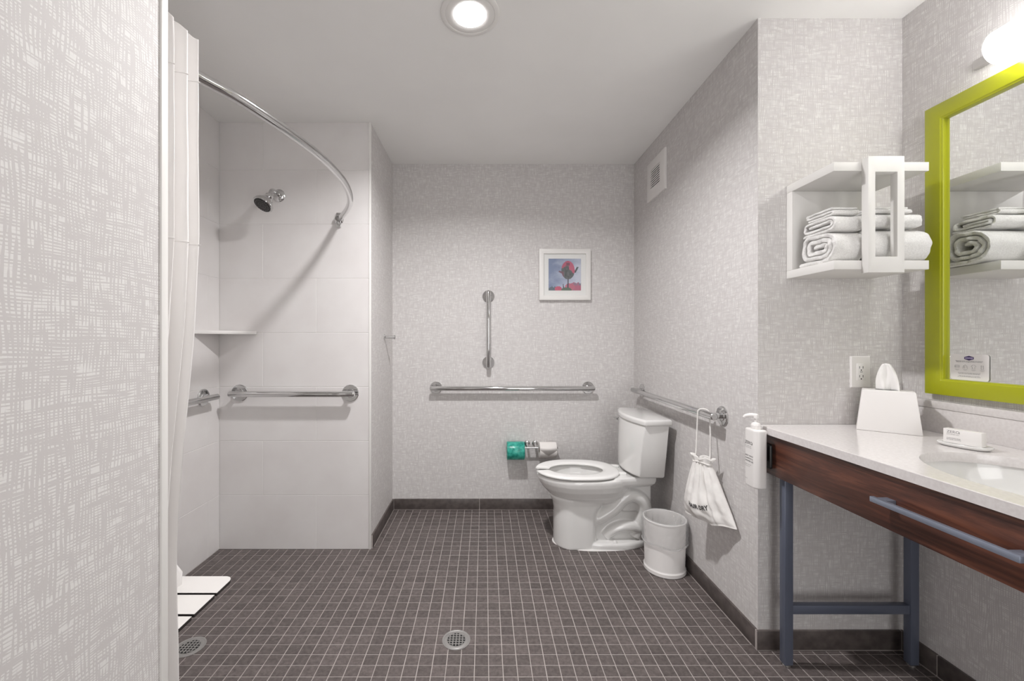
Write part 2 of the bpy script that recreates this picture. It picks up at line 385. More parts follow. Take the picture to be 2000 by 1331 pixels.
def drain(x, y, label):
    t = thing('floor_drain', label, 'drain', (x, y, 0))
    z = .0012
    MB().lathe((x, y, -.003), (0, 0, 1), [(0, .056), (.003+z, .056), (.0035+z, .054), (.003+z, .050), (.0025+z, .049), (.003+z, .048), (.003+z, .036), (.0, .036)], 48, False).build('rim', GRATE, t)
    MB().lathe((x, y, -.0036), (0, 0, 1), [(0, .037), (.0040, .037)], 32).build('hollow', DARK, t)
    for k in range(-2, 3):
        c = k*.0125+.0; L = math.sqrt(.0362**2-c*c)
        MB().box(x+c-.0019, x+c+.0019, y-L, y+L, -.001, z+.0021).build('bar', GRATE, t)
        MB().box(x-L, x+L, y+c-.0019, y+c+.0019, -.0012, z+.0019).build('bar', GRATE, t)
drain(*drains[0], 'round metal floor drain in the middle of the room')
drain(*drains[1], 'round metal floor drain under the shower seat by the curtain')

# ------------------------------------------------------------------ grab bars
RB = .016
def grab(label, p0, p1, posts, wall, off, group=None, fr=.043):
    """straight bar from p0 to p1, posts at points along it, wall = outward unit vector"""
    t = thing('grab_bar', label, 'grab bar', p0, group)
    n = Vector(wall); a, b = Vector(p0), Vector(p1); d = (b-a).normalized()
    MB().tube([a, a+d*.004, a+d*.005, b-d*.005, b-d*.004, b], [RB-.004, RB-.0005, RB, RB, RB-.0005, RB-.004], 28).build('bar', CHROME, t)
    for p in posts:
        p = Vector(p); w0 = p-n*off
        MB().lathe(w0, n, [(0, fr), (.005, fr), (.008, fr-.003), (.008, .026), (.011, .023), (.011, .0135), (off-RB*.3, .0135)], 36).build('mount', CHROME, t)
    return t
zb = CH-.333
grab('long chrome grab bar fixed level on the back wall', (-.38, YB-.055, zb), (.763, YB-.055, zb), [(-.345, YB-.055, zb), (.728, YB-.055, zb)], (0, -1, 0), .055)
grab('short upright chrome grab bar on the back wall', (.025, YB-.055, CH+.345), (.025, YB-.055, CH-.187), [(.025, YB-.055, CH+.313), (.025, YB-.055, CH-.155)], (0, -1, 0), .055)
grab('chrome grab bar on the wall beside the toilet with a bag hung on it', (XR-.055, 2.80, CH-.334), (XR-.055, 1.80, CH-.334), [(XR-.055, 2.765, CH-.334), (XR-.055, 1.833, CH-.334)], (-1, 0, 0), .055)
grab('chrome grab bar on the shower end wall below the corner shelf', (-1.43, YS-.055, CH-.300), (-.728, YS-.055, CH-.300), [(-1.398, YS-.055, CH-.300), (-.767, YS-.055, CH-.300)], (0, -1, 0), .055, fr=.048)
grab('chrome grab bar on the long shower wall, half hidden by the curtain', (XL+.055, 2.262, CH-.307), (XL+.055, 1.30, CH-.307), [(XL+.055, 2.225, CH-.307), (XL+.055, 1.34, CH-.307)], (1, 0, 0), .055, fr=.046)

# ------------------------------------------------------------------ curtain rod and curtain
zr = CH+.69
rod_pts = [(-.840, .850), (-.830, .885), (-.800, .95), (-.775, 1.01), (-.747, 1.08), (-.706, 1.17), (-.665, 1.307), (-.632, 1.45), (-.615, 1.56), (-.609, 1.68), (-.613, 1.80), (-.634, 1.93), (-.672, 2.06), (-.722, 2.17), (-.785, 2.28), (-.826, 2.352)]
def catmull(pts, n=6):
    out = []
    for i in range(len(pts)-1):
        p = [Vector(pts[max(0, min(len(pts)-1, i+k))]) for k in (-1, 0, 1, 2)]
        for j in range(n):
            t = j/n
            out.append(.5*((2*p[1])+(-p[0]+p[2])*t+(2*p[0]-5*p[1]+4*p[2]-p[3])*t*t+(-p[0]+3*p[1]-3*p[2]+p[3])*t**3))
    out.append(Vector(pts[-1])); return out
t = thing('shower_curtain_rod', 'curved chrome shower curtain rod bowing out from the shower', 'curtain rod', (-.61, 1.6, zr))
MB().tube(catmull([(x, y, zr) for x, y in rod_pts], 6), .0148, 20).build('rod', CHROME, t)
for (bx, by, s) in ((-.832, YS, -1), (-.846, YE, 1)):
    MB().lathe((bx, by, zr), (0, s, 0), [(0, .026), (.004, .026), (.008, .022), (.012, .018), (.024, .018), (.028, .015)], 28).build('flange', CHROME, t)
    MB().box(bx-.014, bx+.014, *sorted((by+s*.001, by+s*.012)), zr-.045, zr+.038).build('bracket_plate', CHROME, t, .004)
    MB().cyl((bx, by+s*.018, zr-.03), (bx, by+s*.018, zr-.016), .005).build('screw', CHROME, t)
# curtain: folded sheet along the rod
def lerp_tab(z, tab):
    if z >= tab[0][0]: return tab[0][1]
    for (a, b), (c, d) in zip(tab, tab[1:]):
        if z >= c: return b+(d-b)*(a-z)/(a-c)
    return tab[-1][1]
shift_tab = [(CH+.25, 0), (CH+.03, -.010), (CH-.13, -.0245), (CH-.27, -.039), (CH-.41, -.049), (CH-.52, -.055), (CH-.77, -.050), (.0, -.048)]
tips = [(-.748, .893), (-.740, .932), (-.731, .971), (-.726, 1.010), (-.719, 1.042)]
def curtain_sheet(z):
    pts = []
    n = 14; sh = lerp_tab(z, shift_tab); k = max(0, min(1, (CH+.779-z)/1.9))
    amp = .062-.014*k
    for i in range(len(tips)):
        tx, ty = tips[i]; py = (tips[i-1][1] if i else ty-.039)
        for j in range(n):
            f = j/n; y = py+(ty-py)*f
            c = (.5+.5*cos(2*pi*f))**.75
            x = (tips[i-1][0] if i else tx)*(1-f)+tx*f-amp*(1-c)
            wob = .006*k*noise.noise(Vector((y*22, z*1.6, 3.3)))+.0022*noise.noise(Vector((y*90, z*7, 1.0)))+.003*k*sin(z*5+i*1.9)
            yw = y+.006*(k+.2)*noise.noise(Vector((i*1.3+f, z*1.9, 8)))
            pts.append((x+sh+wob, yw))
    pts.append((tips[-1][0]+sh+.004*noise.noise(Vector((1, z*3, 9))), tips[-1][1]))
    for j in range(1, 5): pts.append((tips[-1][0]+sh-.014*j, tips[-1][1]+.003-.003*j))
    return pts
zs = [.02+(CH+.779-.02)*i/120 for i in range(121)]
rows = []
for z in zs:
    pr = curtain_sheet(z); top = zs[-1]
    row = []
    for (x, y) in pr:
        zz = z
        if z > top-.06:
            # rounded shoulders of the folds at the hem
            d = (x-(-.79))/.06; zz = z-.020*min(1, max(0, d))**4*((z-(top-.06))/.06)
        row.append((x, y, zz))
    rows.append(row)
t = thing('shower_curtain', 'white fabric shower curtain bunched in folds at the near end of the rod', 'curtain', (-.76, .97, 0))
mb = MB(); mb.loft(rows, False, False, closed=False); o = mb.build('fabric', CURT, t, ang=80)
md = o.modifiers.new('thickness', 'SOLIDIFY'); md.thickness = .0012; md.offset = 0
md = o.modifiers.new('soft', 'SUBSURF'); md.levels = 1; md.render_levels = 1
for zz in (CH+.65, CH+.24):
    pr = curtain_sheet(zz); MB().tube([(x+.0016, y-.0012, zz+.001) for x, y in pr], .0011, 6).build('seam', CURT, t)
# tail of the curtain lying on the seat
rings = []
for i in range(25):
    f = i/24; z = .474+.95*f
    bl = math.exp(-((z-.50)/.05)**2)
    cx, cy = -.935-.008*f+.012*bl, 1.17-.05*f; r = .030+.016*bl
    rings.append([(cx+r*(1+.18*sin(5*a+z*9))*cos(a), cy+r*1.5*(1+.2*sin(4*a+z*14))*sin(a), z+.006*sin(3*a)) for a in [2*pi*k/36 for k in range(36)]])
MB().loft(rings).build('gathered_tail', CURT, t, ang=80)
for k, (tx, ty) in enumerate(tips):
    MB().tube(arc((-.815+.012*k, ty, zr), .019, 0, 2*pi, 20, 'xz'), .0022, 8).build('ring', CHROME, t)

# ------------------------------------------------------------------ shower fittings
t = thing('shower_head', 'chrome shower head on a short arm from the tiled wall', 'shower head', (-1.175, YS, CH+.827))
MB().lathe((-1.175, YS, CH+.827), (0, -1, 0), [(0, .036), (.004, .036), (.010, .030), (.016, .018)], 36).build('escutcheon', CHROME, t)
MB().tube(catmull([(-1.175, YS-.005, CH+.827), (-1.174, YS-.05, CH+.832), (-1.168, YS-.095, CH+.820), (-1.161, YS-.122, CH+.788)], 6), .0125, 18).build('arm', CHROME, t)
ax = Vector((-.25, -.45, -.75)).normalized(); o0 = Vector((-1.162, YS-.117, CH+.792))
MB().lathe(o0, ax, [(0, .014), (.012, .022), (.024, .022), (.028, .018), (.034, .025), (.055, .040), (.070, .050), (.082, .052), (.086, .049), (.0855, .044)], 40).build('head', CHROME, t)
sp = MB().lathe(o0, ax, [(.0855, .0445), (.0885, .043), (.0895, .02)], 36).build('spray_face', BLACKP, t)
mb = MB(); u = ax.cross(Vector((0, 0, 1))).normalized(); v = ax.cross(u)
for r, n in ((.010, 6), (.019, 12), (.034, 20)):
    for k in range(n):
        c = o0+ax*.0888+u*r*cos(2*pi*k/n)+v*r*sin(2*pi*k/n); mb.cyl(c, c+ax*.002, .0013, .001, 6)
mb.build('nozzle_array', GRATE, sp)['kind'] = 'stuff'
t = MB()
zc = CH+.053
pl = [(XL, YS), (XL, YS-.215), (XL+.008, YS-.215), (XL+.216, YS-.008), (XL+.216, YS)]
t.loft([[(x, y, zc-.018) for x, y in pl], [(x, y, zc) for x, y in pl]])
tag(t.build('corner_shelf', PLAST, None, .0015), 'white triangular corner shelf in the shower above the grab bars', 'shelf')
# folding seat
t = thing('slatted_bench', 'low shower bench of white slats with black edges', 'shower seat', (-1.1, 1.08, .45))
zt = .452
def slat(y0, y1, x0, x1, roundfar):
    r = .026; pts = [(x0, y0), (x1, y0)]
    if roundfar: pts += [(x1-r+r*cos(a), y1-r+r*sin(a)) for a in [pi/2*k/8 for k in range(9)]]
    else: pts += [(x1, y1)]
    pts += [(x0, y1)]
    mb = MB(); mb.cur = 1
    mb.loft([[(x, y, zt-.010) for x, y in pts], [(x, y, zt-.0012) for x, y in pts]], True, False)
    mb.cur = 0
    mb.loft([[(x, y, zt-.0012) for x, y in pts], [(x, y, zt) for x, y in pts]], False, True)
    mb.build('slat', [SLATW, SLATB], t)
slat(1.213, 1.298, -1.47, -.787, True)
slat(1.119, 1.203, -1.47, -.787, False)
slat(1.062, 1.109, -1.47, -.787, False)
for k in range(2): slat(.97-k*.092, 1.055-k*.092, -1.47, -.93, False)
for x in (-1.36, -1.02): MB().box(x-.012, x+.012, YE+.02, 1.285, zt-.036, zt-.0102).build('rail', BRUSH, t, .002)
MB().box(-1.40, -.99, YE+.001, YE+.02, zt-.06, zt+.0).build('hinge_bracket', BRUSH, t, .003)
for x in (-1.36, -1.02): MB().tube([(x, 1.25, zt-.036), (x, 1.25, .006)], .009, 14).build('leg', BRUSH, t)
# robe hook
t = thing('robe_hook', 'small chrome peg hook on the short wall beside the shower', 'hook', (XP, 2.685, CH+.023))
MB().lathe((XP, 2.685, CH+.023), (1, 0, 0), [(0, .019), (.006, .019), (.008, .016), (.010, .009)], 30).build('base', CHROME, t)
MB().lathe((XP, 2.685, CH+.021), (1, 0, 0), [(.008, .009), (.062, .009), (.063, .014), (.070, .014), (.072, .012)], 28).build('peg', CHROME, t)

# ------------------------------------------------------------------ picture
t = thing('framed_picture', 'square white framed picture of a red tulip', 'picture', (.562, YB, CH+.282))
x0, x1, z0, z1 = .381, .742, CH+.284, CH+.643
def ring_frame(mb, x0, x1, z0, z1, wd, y0, y1):
    a = [(x0, z0), (x1, z0), (x1, z1), (x0, z1)]; b = [(x0+wd, z0+wd), (x1-wd, z0+wd), (x1-wd, z1-wd), (x0+wd, z1-wd)]
    rs = [[(x, y1, z) for x, z in a], [(x, y0, z) for x, z in a], [(x, y0, z) for x, z in b], [(x, y1, z) for x, z in b], [(x, y1, z) for x, z in a]]
    return mb.loft(rs, False, False)
ring_frame(MB(), x0, x1, z0, z1, .033, YB-.026, YB-.001).build('frame', FRAMEW, t, .002)
MB().box(x0+.03, x1-.03, YB-.014, YB-.003, z0+.03, z1-.03).build('mat_board', mat('mat_card', s2l(226, 226, 224), .8), t)
mb = MB(); N = 84; px0, px1, pz0, pz1 = .448, .676, CH+.352, CH+.576
for j in range(N+1):
    for i in range(N+1): mb.v.append((px0+(px1-px0)*i/N, YB-.0146, pz0+(pz1-pz0)*j/N))
for j in range(N):
    for i in range(N): a = j*(N+1)+i; mb.f.append((a, a+1, a+N+2, a+N+1))
me = bpy.data.meshes.new('print'); me.from_pydata(mb.v, [], mb.f)
ca = me.color_attributes.new('Col', 'FLOAT_COLOR', 'CORNER'); li = 0
def tulip(u, v):
    n1 = noise.fractal(Vector((u*3, v*5, 2)), 1, 2, 4); n2 = noise.fractal(Vector((u*14, v*14, 7)), 1, 2, 3)
    c = Vector((112, 128, 170)).lerp(Vector((196, 200, 220)), min(1, max(0, u*1.1-.15*v+.35*n1+.12*(1-v))))
    if v < .12+.05*n2 and u < .22: c = Vector((82, 96, 110))
    if v < .24+.04*n2 and u > .72: c = Vector((120, 118, 140)).lerp(Vector((190, 90, 120)), min(1, max(0, .5+n2*1.3)))
    if v < .15 and u > .78: c = Vector((196, 80, 112))
    if ((u-.66)/.15)**2+((v-.10)/.13)**2 < 1+.3*n2: c = Vector((206, 88, 112))
    if ((u-.30)/.11)**2+((v-.05)/.085)**2 < 1: c = Vector((214, 60, 96))
    if ((u-.55)/.16)**2+((v-.02)/.08)**2 < 1: c = Vector((84, 104, 80))
    if abs(u-.60-.02*(v-.3)) < .021 and .08 < v < .38: c = Vector((78, 70, 84))
    if abs(u-.45-.1*(.2-v)) < .015 and .05 < v < .2: c = Vector((80, 70, 86))
    if ((u-.36-.05)/.1)**2+((v-.585+.35*(u-.36))/.035)**2 < 1: c = Vector((120, 76, 92))
    if abs((u-.85)-(v-.64)*.5) < .032 and .56 < v < .74: c = Vector((74, 84, 84))
    e = ((u-.60)/.205)**2+((v-.63)/(.30 if v > .63 else .28))**2
    if e < 1:
        c = Vector((86, 88, 88))+Vector((8, 6, 8))*n2*3
        if v > .78-.9*abs(u-.56)**1.2+.05*n2 and v > .64: c = Vector((198, 66, 96))
        if u > .63 and v > .52+.03*n2+(.80-u)*.9: c = Vector((212, 74, 108))
        if u < .47 and v < .60: c = Vector((126, 70, 84))
        if abs(u-.6) < .05 and v > .78 and v < .87: c = Vector((130, 60, 80))
    g_ = (c.x+c.y+c.z)/3; c = (c*.72+Vector((g_, g_, g_))*.28)*.86+Vector((22, 24, 25)); return s2l(*[max(0, min(255, q)) for q in c])  # greyed and lifted: glass reflection put into the print colours
for p in me.polygons:
    j, i = divmod(p.index, N); c = tulip((i+.5)/N, (j+.5)/N)
    for _ in range(4): ca.data[li].color = (*c, 1); li += 1
PM = mat('printed_photo', (.5, .5, .5), .35); _at = nd(PM, 'ShaderNodeVertexColor', layer_name='Col'); lk(PM, _at.outputs[0], bsdf(PM).inputs['Base Color'])
me.materials.append(PM); put('print', me, t)

# ------------------------------------------------------------------ vent on the right wall
t = thing('vent_grille', 'square white vent grille high on the right wall', 'vent', (XR, 2.53, CH+1.0))
vy0, vy1, vz0, vz1 = 2.40, 2.66, CH+.885, CH+1.125
ay0, ay1, az0, az1 = 2.465, 2.60, CH+.945, CH+1.067
a = [(vy0, vz0), (vy1, vz0), (vy1, vz1), (vy0, vz1)]; b = [(ay0, az0), (ay1, az0), (ay1, az1), (ay0, az1)]
a2 = [(vy0+.006, vz0+.006), (vy1-.006, vz0+.006), (vy1-.006, vz1-.006), (vy0+.006, vz1-.006)]
MB().loft([[(XR, y, z) for y, z in a], [(XR-.010, y, z) for y, z in a], [(XR-.014, y, z) for y, z in a2], [(XR-.014, y, z) for y, z in b], [(XR-.003, y, z) for y, z in b], [(XR, y, z) for y, z in a]], False, False).build('frame', PLAST, t)
MB().box(XR-.002, XR-.0005, ay0, ay1, az0, az1).build('dark_hollow', DARK, t)
for k in range(9):
    z = az0+(az1-az0)*(k+.5)/9
    MB().add([(XR-.0135, ay0, z-.0065), (XR-.0135, ay1, z-.0065), (XR-.003, ay1, z+.001), (XR-.003, ay0, z+.001),
              (XR-.0135, ay0, z+.0015), (XR-.0135, ay1, z+.0015), (XR-.003, ay1, z+.008), (XR-.003, ay0, z+.008)],
             [(0, 1, 2, 3), (4, 7, 6, 5), (0, 4, 5, 1), (1, 5, 6, 2), (2, 6, 7, 3), (3, 7, 4, 0)]).build('louver', PLAST, t)

# ------------------------------------------------------------------ toilet roll holder and rolls
hy = YB-.062; hz = CH-.743
t = thing('toilet_roll_holder', 'chrome double toilet roll holder on the back wall', 'toilet roll holder', (.32, YB, hz))
for x in (.297, .353):
    MB().lathe((x, YB, hz+.020), (0, -1, 0), [(0, .020), (.005, .020), (.007, .017), (.009, .011)], 28).build('flange', CHROME, t)
    MB().tube([(x, YB-.005, hz+.020), (x, YB-.04, hz+.014), (x, hy, hz)], .008, 14).build('post', CHROME, t)
MB().tube([(.147, hy, hz), (.150, hy, hz), (.151, hy, hz), (.499, hy, hz), (.500, hy, hz), (.504, hy, hz)], [.006, .010, .0065, .0065, .010, .006], 18).build('spindle', CHROME, t)
def roll(name, x0, x1, R, r0, cz, label, paper, end):
    t = thing(name, label, 'toilet roll', ((x0+x1)/2, hy, cz), 'toilet rolls on the double holder')
    q = .004
    MB().lathe((x0, hy, cz), (1, 0, 0), [(.0015, r0), (0, r0+.004), (0, R-q), (.001, R-.0015), (q, R), (x1-x0-q, R), (x1-x0-.001, R-.0015), (x1-x0, R-q), (x1-x0, r0+.004), (x1-x0-.0015, r0)], 48, False).build('paper', paper, t, ang=50)
    MB().lathe((x0, hy, cz), (1, 0, 0), [(.0015, r0+.0005), (.0015, r0-.001), (x1-x0-.0015, r0-.001), (x1-x0-.0015, r0+.0005)], 32, False).build('core', end, t)
    return t
PAPER = mat('roll_paper', s2l(232, 228, 225), .95, spec=.1)
TEAL = mottled(mat('teal_wrap', (.1, .5, .45), .28), s2l(20, 132, 118), s2l(70, 182, 164), 45, .5, 90)
CORE = mat('card_core', s2l(150, 120, 92), .9)
roll('toilet_roll', .375, .492, .054, .020, hz-.014, 'white toilet roll with its end folded to a point', PAPER, CORE)
tr = [o for o in bpy.data.objects if o.name == 'toilet_roll'][0]
cz = hz-.014; mb = MB()
def onroll(x, ang, lift): return (x, hy-(.054+lift)*cos(ang), cz+(.054+lift)*sin(ang))
outline = []
K = 10
for k in range(K+1):
    f = k/K; ang = .5-1.0*f
    hw = .058*(1 if f < .25 else max(.0, 1-(f-.25)/.75))
    outline.append([onroll(.4335-hw, ang, .0014), onroll(.4335+hw, ang, .0014)])
mb.loft(outline, False, False, closed=False)
o = mb.build('folded_end', PAPER, tr); md = o.modifiers.new('t', 'SOLIDIFY'); md.thickness = .0012
rt = roll('toilet_roll', .152, .272, .062, .020, hz-.019, 'spare toilet roll wrapped in teal paper', TEAL, TEAL)
MB().lathe((.1525, hy, hz-.019), (-1, 0, 0), [(-.001, .058), (.001, .05), (.0, .022)], 30, False).build('wrapper_end', TEAL, rt)

# ------------------------------------------------------------------ toilet
yc = 2.46
t = thing('toilet', 'white two piece toilet with open front seat against the right wall', 'toilet', (.7, yc, 0))
def egg(xf, xb, xm, hw, z, n=48, pb=.75):
    out = []
    for k in range(n):
        a = 2*pi*k/n; c, s_ = cos(a), sin(a)
        if c > 0: x = xm-(xm-xf)*c; y = hw*s_
        else: x = xm+(xb-xm)*abs(c)**pb; y = hw*(1 if s_ > 0 else -1)*abs(s_)**(.9)
        out.append((x, yc+y, z))
    return out
mb = MB()
# bowl with its hollow
mb.loft([egg(.50, .80, .62, .06, .235), egg(.43, .82, .58, .105, .262), egg(.375, .84, .56, .142, .300), egg(.338, .85, .55, .168, .338), egg(.318, .86, .54, .180, .370), egg(.310, .86, .54, .184, .392), egg(.311, .86, .54, .183, .405), egg(.318, .85, .54, .176, .411),
         egg(.36, .72, .53, .128, .411), egg(.366, .715, .53, .122, .402), egg(.375, .70, .53, .115, .37), egg(.42, .68, .55, .085, .31), egg(.50, .64, .57, .04, .275)])
# deck
def sq(x0, x1, hw0, hw1, z, r=.03, n=5):
    P_ = [(x1, -hw1), (x1, hw1), (x0, hw0), (x0, -hw0)]; return [(x, yc+y, z) for x, y in P_]
mb.loft([sq(.74, .955, .13, .085, .355), sq(.72, .975, .150, .10, .375), sq(.72, .98, .155, .105, .402), sq(.73, .975, .15, .10, .418)])
mb.loft([sq(.80, .965, .06, .06, .20), sq(.78, .965, .06, .06, .37)])
# front column and body core
mb.loft([egg(.408, .655, .50, .114, z*.01, pb=.3) for z in (0, 6, 14)]+[egg(.410, .66, .50, .113, .20, pb=.3), egg(.402, .70, .50, .112, .245, pb=.5), egg(.385, .78, .52, .120, .28)])
mb.loft([sq(.60, .90, .065, .05, 0), sq(.60, .91, .055, .045, .12), sq(.60, .92, .05, .045, .25), sq(.6, .93, .06, .06, .34)])
# foot
mb.loft([egg(.45, .955, .70, .118, .0), egg(.45, .955, .70, .118, .026), egg(.46, .945, .70, .112, .036)])
for s_ in (-1, 1):
    mb.tube(catmull([(.60, yc+s_*.050, .150), (.66, yc+s_*.058, .165), (.74, yc+s_*.060, .215), (.80, yc+s_*.060, .275), (.86, yc+s_*.058, .295), (.915, yc+s_*.056, .262), (.93, yc+s_*.052, .20), (.905, yc+s_*.045, .12), (.88, yc+s_*.04, .05)], 5), .040, 16)
    mb.tube(catmull([(.70, yc+s_*.045, .055), (.75, yc+s_*.055, .095), (.82, yc+s_*.058, .115), (.90, yc+s_*.055, .10)], 5), .032, 14)
o = mb.build('bowl', PORC, t)
md = o.modifiers.new('fuse', 'REMESH'); md.mode = 'VOXEL'; md.voxel_size = .0045; md.use_smooth_shade = True
md = o.modifiers.new('smooth', 'SMOOTH'); md.factor = .5; md.iterations = 4
mb = MB(); mb.loft([egg(.400, .962, .62, .124, .0002, pb=.8), egg(.402, .960, .62, .122, .004, pb=.8)]); mb.build('caulk_line', PLAST, t)
for s_ in (-1, 1): MB().lathe((.745, yc+s_*.096, .032), (0, 0, 1), [(0, .013), (.010, .012), (.015, .008), (.0165, .002)], 20).build('bolt_cap', PORC, t)
# seat ring, open at the front
rings = []
M_ = 72; t0 = .15
for k in range(M_+1):
    a = t0+(2*pi-2*t0)*k/M_; c, s_ = cos(a), sin(a)
    if c > 0: xo = .52-(.52-.302)*c; xi = .535-(.535-.385)*c
    else: xo = .52+(.79-.52)*abs(c)**.62; xi = .535+(.70-.535)*abs(c)
    sg = 1 if s_ > 0 else -1
    yo = .187*sg*abs(s_)**(1 if c > 0 else .95); yi = .106*s_
    if c < 0: yo = sg*min(abs(yo), .187-.055*max(0, (xo-.66)/.13)**1.5)
    if c < -.97: yo = yo
    co, ci = Vector((xo, yc+yo, 0)), Vector((xi, yc+yi, 0)); d = (ci-co); L = d.length; d.normalize()
    e = 1.0
    if k == 0 or k == M_: e = .45
    elif k == 1 or k == M_-1: e = .85
    zt0, zt1 = .4155, .4345; zm = (zt0+zt1)/2; hh = (zt1-zt0)/2*e
    prof = [(0, 0), (.003, .55), (.010, .9), (L*.3, 1), (L*.75, .9), (L-.006, .6), (L, 0), (L-.003, -.7), (L-.01, -1), (.01, -1), (.002, -.6)]
    rings.append([co+d*pp+Vector((0, 0, zm+hh*q)) for pp, q in prof])
MB().loft(rings).build('seat', SEATP, t, ang=60)
for s_ in (-1, 1): MB().box(.775, .815, yc+s_*.07-.016, yc+s_*.07+.016, .4155, .431).build('hinge', SEATP, t, .004, 3)
# tank
def tank(xb, hwb, xf, hwf, bow, z):
    out = [(xb, yc-hwb, z), (xb, yc+hwb, z)]
    for k in range(13):
        f = -1+2*k/12; out.append((xf-bow*(1-f*f), yc-hwf*f, z))
    return out
MB().loft([tank(.985, .180, .858, .172, .040, .4325), tank(.99, .185, .853, .180, .042, .442), tank(1.0, .193, .858, .196, .043, .58), tank(1.01, .200, .870, .216, .044, .728)]).build('tank', PORC, t, .007, 3, ang=40)
MB().loft([tank(1.018, .204, .872, .222, .046, .726), tank(1.022, .208, .866, .228, .048, .732), tank(1.022, .208, .866, .228, .048, .752), tank(1.016, .202, .874, .220, .047, .760)]).build('tank_lid', PORC, t, .004, 3, ang=40)
MB().lathe((.868, yc+.175, .695), (-1, .2, 0), [(0, .012), (.018, .012), (.020, .009)], 20).build('flush_lever', CHROME, t)
MB().tube([(.846, yc+.178, .695), (.842, yc+.205, .694), (.843, yc+.235, .692)], [.007, .006, .0045], 12).build('lever_arm', CHROME, t)
# supply line
MB().tube(catmull([(XR, 2.66, .16), (1.0, 2.66, .16), (.985, 2.64, .24), (.975, 2.60, .34), (.965, 2.58, .44)], 6), .006, 10).build('supply_hose', BRUSH, t)

# ------------------------------------------------------------------ waste bin with clear liner
bx, by = .939, 2.16
t = thing('waste_bin', 'small white round waste bin with a clear plastic liner', 'bin', (bx, by, 0))
MB().lathe((bx, by, 0), (0, 0, 1), [(0, .099), (.004, .103), (.020, .103), (.024, .099), (.03, .098), (.26, .103), (.262, .1055), (.268, .1055), (.270, .103), (.268, .1005), (.26, .100), (.03, .095), (.012, .093), (.012, .001)], 56, False).build('bucket', PLAST, t, ang=40)
rings = []
for i in range(26):
    f = i/25
    if f < .55: g = f/.55; z = .150+(.272-.150)*g; r0 = .1085+.003*sin(g*pi)
    elif f < .62: g = (f-.55)/.07; z = .272+.003*sin(g*pi); r0 = .1085-.011*g
    else: g = (f-.62)/.38; z = .272-.16*g; r0 = .0975-.035*g
    ring = []
    for k in range(72):
        a = 2*pi*k/72
        w_ = noise.noise(Vector((cos(a)*3.2, sin(a)*3.2, z*22)))*.006+noise.noise(Vector((cos(a)*9+z*30, sin(a)*9, z*30)))*.003
        if f < .04: w_ += .001
        if f > .62: w_ = w_*(1+4*g)
        if .5 < f < .64: w_ *= .2
        ring.append((bx+(r0+abs(w_) if f < .55 else r0+w_)*cos(a), by+(r0+abs(w_) if f < .55 else r0+w_)*sin(a), z+.006*noise.noise(Vector((a*1.5, z*5, 3)))*(1-min(1, abs(f-.58)*6) if f > .4 else 1)))
    rings.append(ring)
MB().loft(rings, False, False).build('liner', FILM, t, ang=70)
pts = []
for k in range(73):
    a = 2*pi*k/72; pts.append((bx+.111*cos(a), by+.111*sin(a), .150+.006*sin(a*2+1)+.004*sin(a*5)-.008*sin(a)))
MB().tube(pts, [.0035+.002*noise.noise(Vector((k*.4, 0, 0))) for k in range(73)], 8, False).build('gathered_edge', FILM, t)

# ------------------------------------------------------------------ drawstring bag
t = thing('drawstring_bag', 'white cotton drawstring bag for a hair dryer hung from the grab bar', 'bag', (1.01, 1.88, .40))
Lc = catmull([(.962, 1.900, .642), (.950, 1.914, .58), (.938, 1.925, .50), (.932, 1.932, .44), (.936, 1.932, .392)], 8)
Rc = catmull([(1.008, 1.842, .648), (1.018, 1.81, .59), (1.026, 1.77, .525), (1.034, 1.73, .46), (1.036, 1.700, .415)], 8)
NV = len(Lc)-1
BN = Vector((-.88, -.47, 0))
def bagp(u, v, back=False):
    k = v*NV; i = min(int(k), NV-1); f = k-i
    L = Lc[i].lerp(Lc[i+1], f); R = Rc[i].lerp(Rc[i+1], f); p = L.lerp(R, u)
    p.z += -.006*sin(pi*u)*v**3-.010*math.exp(-((u-.55)/.12)**2)*v**6
    full = sin(pi*min(1, max(0, u)))**.34
    th = (.006+.020*math.sin(pi*min(1, v*.92+.12))**.8)*full
    th += .022*math.exp(-((u-.34)/.24)**2-((v-.72)/.24)**2)*full
    fold = .0035*cos(u*34+v*3)*(1-v)**.7*full+.006*full*noise.noise(Vector((u*6-v*1.5, v*3.2, 5)))+.007*math.exp(-((u-.64-.05*v)/.035)**2)*full*(.3+v)
    fold += .007*full*noise.noise(Vector((u*3+v*6, v*6-u*5, 11)))*v-.007*math.exp(-((u-.58-.1*v)/.03)**2)*full
    if back:
        p = p-BN*(.004+.012*full*math.sin(pi*min(1, v*.9+.1))); p.x = min(p.x, 1.053); return p
    return p+BN*(th+fold)
nu, nv = 56, 44
rows = []
for j in range(nv+1):
    v = j/nv; row = [bagp(i/nu, v) for i in range(nu+1)]+[bagp(i/nu, v, True) for i in range(nu, -1, -1)]
    rows.append(row)
mb = MB(); mb.loft(rows, False, False)
bot = len(mb.v)-len(rows[0]); n_ = len(rows[0])
for i in range(nu): mb.f.append((bot+i, bot+i+1, bot+n_-2-i, bot+n_-1-i)); mb.mi.append(0)
bag = mb.build('cloth', CLOTH, t, ang=80)
